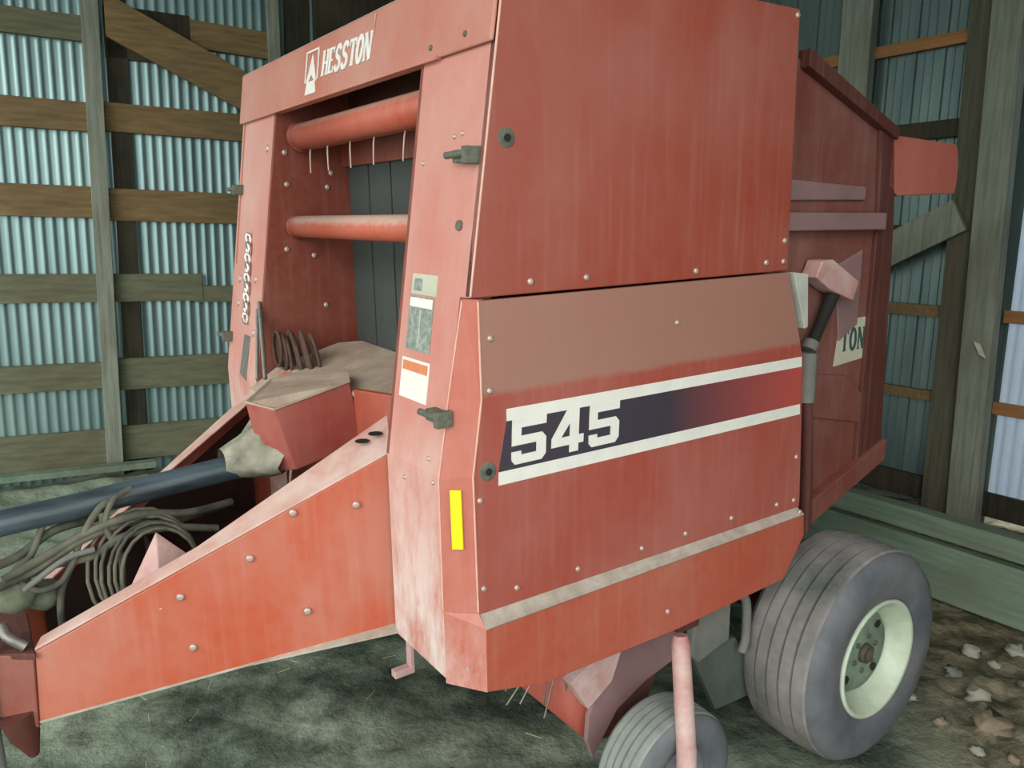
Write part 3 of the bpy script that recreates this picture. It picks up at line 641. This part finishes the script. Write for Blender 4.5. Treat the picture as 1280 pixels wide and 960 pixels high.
# tailgate
mb = MB(); gate = [(1.30, .06), (1.64, .10), (2.135, .26), (2.06, 1.30), (2.01, 1.60), (1.44, 1.83), (1.30, 1.90)]
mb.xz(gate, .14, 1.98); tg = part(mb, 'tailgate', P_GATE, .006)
mb = MB(); mb.xz([(1.95, .22), (2.135, .26), (2.08, 1.30), (2.03, 1.62), (1.94, 1.64), (1.97, 1.28)], .12, .14); part(mb, 'gate_frame', P_DARK, .003, parent=tg)
mb = MB(); mb.xz([(1.44, 1.80), (2.03, 1.58), (2.04, 1.62), (1.44, 1.86)], .10, .15); part(mb, 'gate_frame', P_DARK, .003, parent=tg)
mb = MB(); mb.xz([(1.30, 1.245), (1.30, 1.31), (1.97, 1.30), (1.97, 1.235)], .085, .14); part(mb, 'gate_rib', MAUVE, .006, parent=tg)
mb = MB(); mb.xz([(1.30, 1.35), (1.30, 1.43), (1.88, 1.40), (1.88, 1.35)], .125, .14); part(mb, 'gate_rib', MAUVE, .006, parent=tg)
mb = MB(); mb.xz([(1.42, .56), (1.42, .72), (1.84, .655), (2.05, .50), (2.05, .42)], .125, .14); part(mb, 'gate_rib', P_GATE, .004, parent=tg)
mb = MB(); mb.xz([(1.60, .06), (1.60, .16), (2.14, .34), (2.14, .25)], .10, .14); part(mb, 'gate_rib', P_GATE, .004, parent=tg)
mb = MB(); mb.xz([(1.72, 1.10), (1.78, .80), (1.90, .86), (1.90, 1.16)], .132, .14); part(mb, 'gate_rib', MAUVE, .004, parent=tg)
mb = MB(); mb.xz([(1.765, .70), (1.79, .885), (1.99, .885), (1.985, .715)], .137, .14); dl = part(mb, 'name_sticker', CREAMD, parent=tg, label='torn cream sticker with green letters')
DB = .1365
word('TON', lambda u, v: Vector((1.805+u, DB, .755+v)), (0, -.001, 0), .09, .50, .12, INK, tg)
# rear guard box
mb = MB(); n = 10
prof = [(2.02, 1.60), (2.50, 1.582), (2.53, 1.565), (2.55, 1.50), (2.55, 1.42), (2.54, 1.375), (2.10, 1.365), (2.02, 1.40)]
mb.xz(prof, .12, .60); part(mb, 'rear_guard', paint('red_enamel_guard', base=srgb(190, 92, 80), amt=.3), .006)
# lift arm, cylinder, hoses by the door's rear edge
mb = MB(); mb.xz([(1.50, 1.075), (1.535, 1.135), (1.60, 1.135), (1.775, 1.045), (1.745, .972), (1.60, 1.02)], .06, .13); part(mb, 'lift_arm', PALEP, .006)
mb = MB(); mb.tube([(1.67, .095, 1.02), (1.60, .095, .90), (1.55, .095, .82)], [.028, .022, .022], 12); part(mb, 'cylinder_rod', DARK)
mb = MB(); mb.tube([(1.55, .095, .83), (1.53, .095, .80)], .03, 10); mb.tube([(1.53, .095, .79), (1.53, .095, .60)], .035, 12); part(mb, 'lift_cylinder', GREYB)
mb = MB(); mb.tube([(1.53, .085, .60), (1.57, .09, .30), (1.58, .09, .06)], .022, 10); part(mb, 'cylinder_hose', P_DARK)
mb = MB(); mb.prism([(1.318, .025, 1.105), (1.40, .025, 1.095), (1.418, .025, .905), (1.400, .025, .90)], (0, .035, 0)); part(mb, 'corner_gusset', plain('pale_gusset', srgb(196, 196, 184), .5), .002)

# wheels
def tyre(cx, cyo, cz, R, Wd, mat_side, mat_tread, sgn, nm):
    """sgn=+1: outer side faces -y"""
    wl = bpy.data.objects.new(nm, None); C.objects.link(wl); wl.parent = root; wl.location = Vector((cx, cyo, cz))+OFF
    h = Wd/2; r0 = .203/.42*R
    side = [(r0, -h*.78), (r0*1.12, -h*.90), (R*.72, -h*1.0), (R*.86, -h*.99), (R*.935, -h*.90), (R*.965, -h*.80)]
    tread = []; nr = 5; w2 = h*1.55/nr
    for i in range(nr):
        a = -h*.775+i*w2; cr = lambda y: R*(1-.035*(y/h)**2)
        tread += [(cr(a+.006), a+.005), (cr(a+w2-.006), a+w2-.005)]
        if i < nr-1: tread += [(R*.958, a+w2-.003), (R*.958, a+w2+.003)]
    prof = side+tread+[(r, -y) for r, y in side[::-1]]
    mb = MB(); mb.lathe(side+[(R*.965, -h*.79), (R*.92, -h*.70), (R*.92, h*.70), (R*.965, h*.79)]+[(r, -y) for r, y in side[::-1]], (0, 0, 0), 'y', 72)
    t = mb.build('tyre', mat_side, wl); 
    mb = MB(); mb.lathe([(R*.93, -h*.80), (R*.962, -h*.80)]+tread+[(R*.962, h*.80), (R*.93, h*.80)], (0, 0, 0), 'y', 96, False); mb.build('tread', mat_tread, t)
    return wl, r0, h
def bigwheel(cy, sgn):
    wl, r0, h = tyre(1.72, cy, -.425, .445, .35, RUBBER, TREADM, sgn, 'wheel')
    s = -1 if sgn > 0 else 1
    o = s*h
    prof = [(r0*1.08, o*.80), (r0*1.13, o*.90), (r0*1.15, o*.96), (r0*1.11, o*.99), (r0*1.05, o*.96), (r0*1.02, o*.82), (r0*.97, o*.78), (r0*.95, o*.50), (r0*.90, o*.42), (r0*.89, o*.10), (r0*.86, o*.08)]
    mb = MB(); mb.lathe(prof, (0, 0, 0), 'y', 56); rm = mb.build('rim', RIM, wl)
    mb = MB(); mb.lathe([(r0*.90, o*.30), (r0*.84, o*.42), (r0*.74, o*.56), (r0*.55, o*.52), (r0*.42, o*.60), (r0*.25, o*.60), (0, o*.60)], (0, 0, 0), 'y', 40); mb.build('wheel_disc', DISC, rm)
    mb = MB(); mb.lathe([(.0, o*.64), (.020, o*.64), (.030, o*.72), (.038, o*.72), (.042, o*.58), (.0, o*.56)], (0, 0, 0), 'y', 20); mb.build('hub', plain('grimy_hub', srgb(84, 74, 62), .7), rm)
    for k in range(6):
        a = k*math.pi/3+.3; mb = MB(); c = (math.cos(a)*.072, 0, math.sin(a)*.072); mb.lathe([(0, o*.66), (.010, o*.66), (.010, o*.56), (0, o*.56)], c, 'y', 6, False); mb.build('wheel_nut', LATCH, rm)
    for k in range(4):
        a = k*math.pi/2+.75; mb = MB(); c = (math.cos(a)*.135, 0, math.sin(a)*.135); mb.lathe([(0, o*.57), (.017, o*.57), (.017, o*.50), (0, o*.50)], c, 'y', 12); mb.build('rim_hole', DARK, rm)
bigwheel(-.015, 1); bigwheel(2.135, -1)
mb = MB(); mb.tube([(1.72, .0, -.425), (1.72, 2.12, -.425)], .045, 14); part(mb, 'axle', P_DARK)
for y in (.30, 1.80):
    mb = MB(); mb.xz([(1.25, .10), (1.95, .10), (1.78, -.44), (1.62, -.44)], y, y+.02); part(mb, 'axle_bracket', P_DARK, .003)
# gauge wheel and pickup
wl, r0, h = tyre(.755, .03, -.61, .25, .20, RUBBER, plain('pale_tread', srgb(150, 154, 148), .9, 0, .3, 8), 1, 'gauge_wheel')
mb = MB(); mb.lathe([(r0*1.05, -h*.85), (r0*.9, -h*.4), (r0*.4, -h*.3), (.02, -h*.9), (0, -h*.9)], (0, 0, 0), 'y', 32); mb.build('rim', plain('grey_rim', srgb(150, 150, 160), .45, .3), wl)
mb = MB(); mb.tube([(.785, .0, -.088), (.782, -.005, -.12), (.72, -.105, -.45), (.705, -.125, -.66)], [.024, .032, .034, .034], 16); gp_ = part(mb, 'gauge_wheel_post', PALEP)
mb = MB(); mb.tube([(.71, -.13, -.60), (.755, .0, -.60)], .016, 10); part(mb, 'gauge_axle', STEEL, parent=gp_)
mb = MB(); mb.box((.80, .02, -.10), (.90, .16, -.02)); part(mb, 'post_bracket', P_DARK, .004)
mb = MB(); mb.xz([(.70, -.05), (.762, -.17), (1.03, -.25), (.99, -.36), (.84, -.395), (.70, -.46), (.585, -.61), (.556, -.53), (.562, -.432), (.60, -.36), (.66, -.27), (.70, -.14)][::-1], .215, .235)
part(mb, 'pickup_side_plate', MAUVE, .004)
mb = MB(); mb.lathe([(0, .26), (.22, .26), (.22, 1.86), (0, 1.86)], (.72, 0, -.38), 'y', 32); pk = part(mb, 'pickup_drum', paint('pickup_red', base=srgb(176, 84, 70), amt=.5))
mb = MB(); mb.prism([(.47, .20, -.26), (.75, .20, -.10), (.66, .20, -.32), (.55, .20, -.39)], (0, .05, 0)); part(mb, 'pickup_shield', PALEP, .003)
mb = MB(); mb.xz([(1.0, -.05), (.98, -.30), (1.02, -.34), (1.19, -.30), (1.19, -.12), (1.12, -.06)], .12, .16); part(mb, 'pickup_bracket', GREYB, .008)
mb = MB(); mb.tube(spline([(1.20, .10, -.10), (1.25, .10, -.15), (1.26, .10, -.3), (1.24, .10, -.36)], 5), .018, 8); part(mb, 'bracket_strap', GREYB)
mb = MB(); mb.prism([(1.0, .14, -.30), (1.25, .14, -.32), (1.45, .14, -.62), (1.15, .14, -.60)], (0, .03, 0)); part(mb, 'pickup_arm', plain('grimy_arm', srgb(84, 90, 84), .8), .004)
for i, (x, y, l, sx) in enumerate([(.48, .30, .16, -.05), (.47, .33, .13, -.02), (.50, .27, .18, .02), (.40, .32, .08, -.06), (.36, .33, .07, -.07), (.43, .5, .15, -.03), (.40, .7, .15, -.03), (.42, .9, .15, -.03)]):
    mb = MB(); mb.tube([(x, y, -.27), (x+sx, y, -.27-l)], .0035, 6); part(mb, 'pickup_tine', STEEL)
# foot, springs under the front post
mb = MB(); mb.box((-.045, .375, -.10), (-.03, .405, .05)); mb.box((-.10, .375, -.12), (-.03, .405, -.095)); part(mb, 'stand_foot', PALEP, .003)
mb = MB(); mb.prism([(-.02, .47, .08), (.06, .52, .02), (.08, .50, -.12), (.02, .46, -.10)], (0, .05, 0)); part(mb, 'hanger_bracket', PALEP, .004)
for k in range(3):
    mb = MB(); c = (.02+.03*k, .34-.02*k, -.06+.01*k); pts = [(c[0]+.014*math.cos(a), c[1]+.014*math.sin(a), c[2]+a*.0028) for a in [j*.5 for j in range(50)]]; mb.tube(pts, .004, 6); part(mb, 'spring', STEEL)
mb = MB(); mb.box((.0, .10, .0), (1.3, .14, .06)); part(mb, 'frame_rail', P_DARK, .004)

# ---------------------------------------------------------------- stones and litter
def stone(x, y, r, mat, label, group=None, name='stone', zs=.6):
    mb = MB(); vs = []; fs = []; a, b = 10, 7; sd = random.random()*50
    for i in range(b+1):
        for k in range(a):
            th = math.pi*i/b; ph = 2*math.pi*k/a; v = Vector((math.sin(th)*math.cos(ph), math.sin(th)*math.sin(ph), math.cos(th)))
            v *= r*(1+.8*noise.noise(v*2.4+Vector((sd, 0, 0)))); vs.append((v.x*1.2, v.y, v.z*zs))
    for i in range(b):
        for k in range(a): fs.append([i*a+k, (i+1)*a+k, (i+1)*a+(k+1) % a, i*a+(k+1) % a])
    mb.add(vs, fs, True); o = mb.build(name, mat, loc=(x, y, r*zs*.55)); o.rotation_euler.z = random.random()*6
    return tag(o, label, 'stone', group)
ST1 = plain('pale_stone', srgb(168, 166, 150), .9, 0, .25, 12); ST2 = plain('brown_stone', srgb(150, 134, 112), .95, 0, .35, 14); ST3 = plain('grey_stone', srgb(132, 138, 126), .95, 0, .35, 14)
stone(3.03, .04, .045, ST1, 'small pale stone on dark dirt between big wheel and timber curb')
stone(3.22, -.10, .05, ST1, 'pale stone at the right edge just below the timber curb')
stone(.14, .74, .045, ST1, 'pale rounded stone near the bottom edge below the door corner')
stone(.27, .64, .045, ST3, 'flat grey stone just right of the pale rounded stone at bottom edge')
stone(-.06, .86, .035, ST3, 'small grey stone left of the pale rounded stone at bottom edge')
stone(2.60, -.20, .06, ST1, 'pale jagged stone amid the rubble right of the big wheel')
stone(2.42, -.34, .07, ST2, 'brown stone at the lower right corner of the rubble')
placed = [(3.03, .04), (3.22, -.10), (2.60, -.20), (2.42, -.34)]
for i in range(60):
    x = random.uniform(1.9, 3.2); y = random.uniform(-.95, -.02)-(x-2)*.12+.1
    if x < 2.25 and y > -.25: y = -.3-random.random()*.4
    if any(math.hypot(x-a, y-b) < .11 for a, b in placed): continue
    placed.append((x, y))
    stone(x, y, random.uniform(.015, .042), random.choice((ST1, ST2, ST3, ST2)), 'small rubble stone strewn on the dirt right of the big wheel', 'rubble right of the big wheel')
mb = MB()
for i in range(110):
    x = random.uniform(-.9, 3.3); y = random.uniform(-.6, 2.0)
    a = random.random()*math.pi; l = random.uniform(.03, .09); z = .02+random.random()*.015
    if math.hypot(x-1.7, y) < .5 or (x > 1.8 and y < .2) or math.hypot(x-.1, y-.75) < .4: continue
    mb.tube([(x, y, z), (x+math.cos(a)*l, y+math.sin(a)*l, z+random.uniform(-.008, .012))], .0018, 4)
tag(mb.build('loose_straw', STRAW), 'loose pale straw strewn over the dirt floor under the baler', 'straw', kind='stuff')
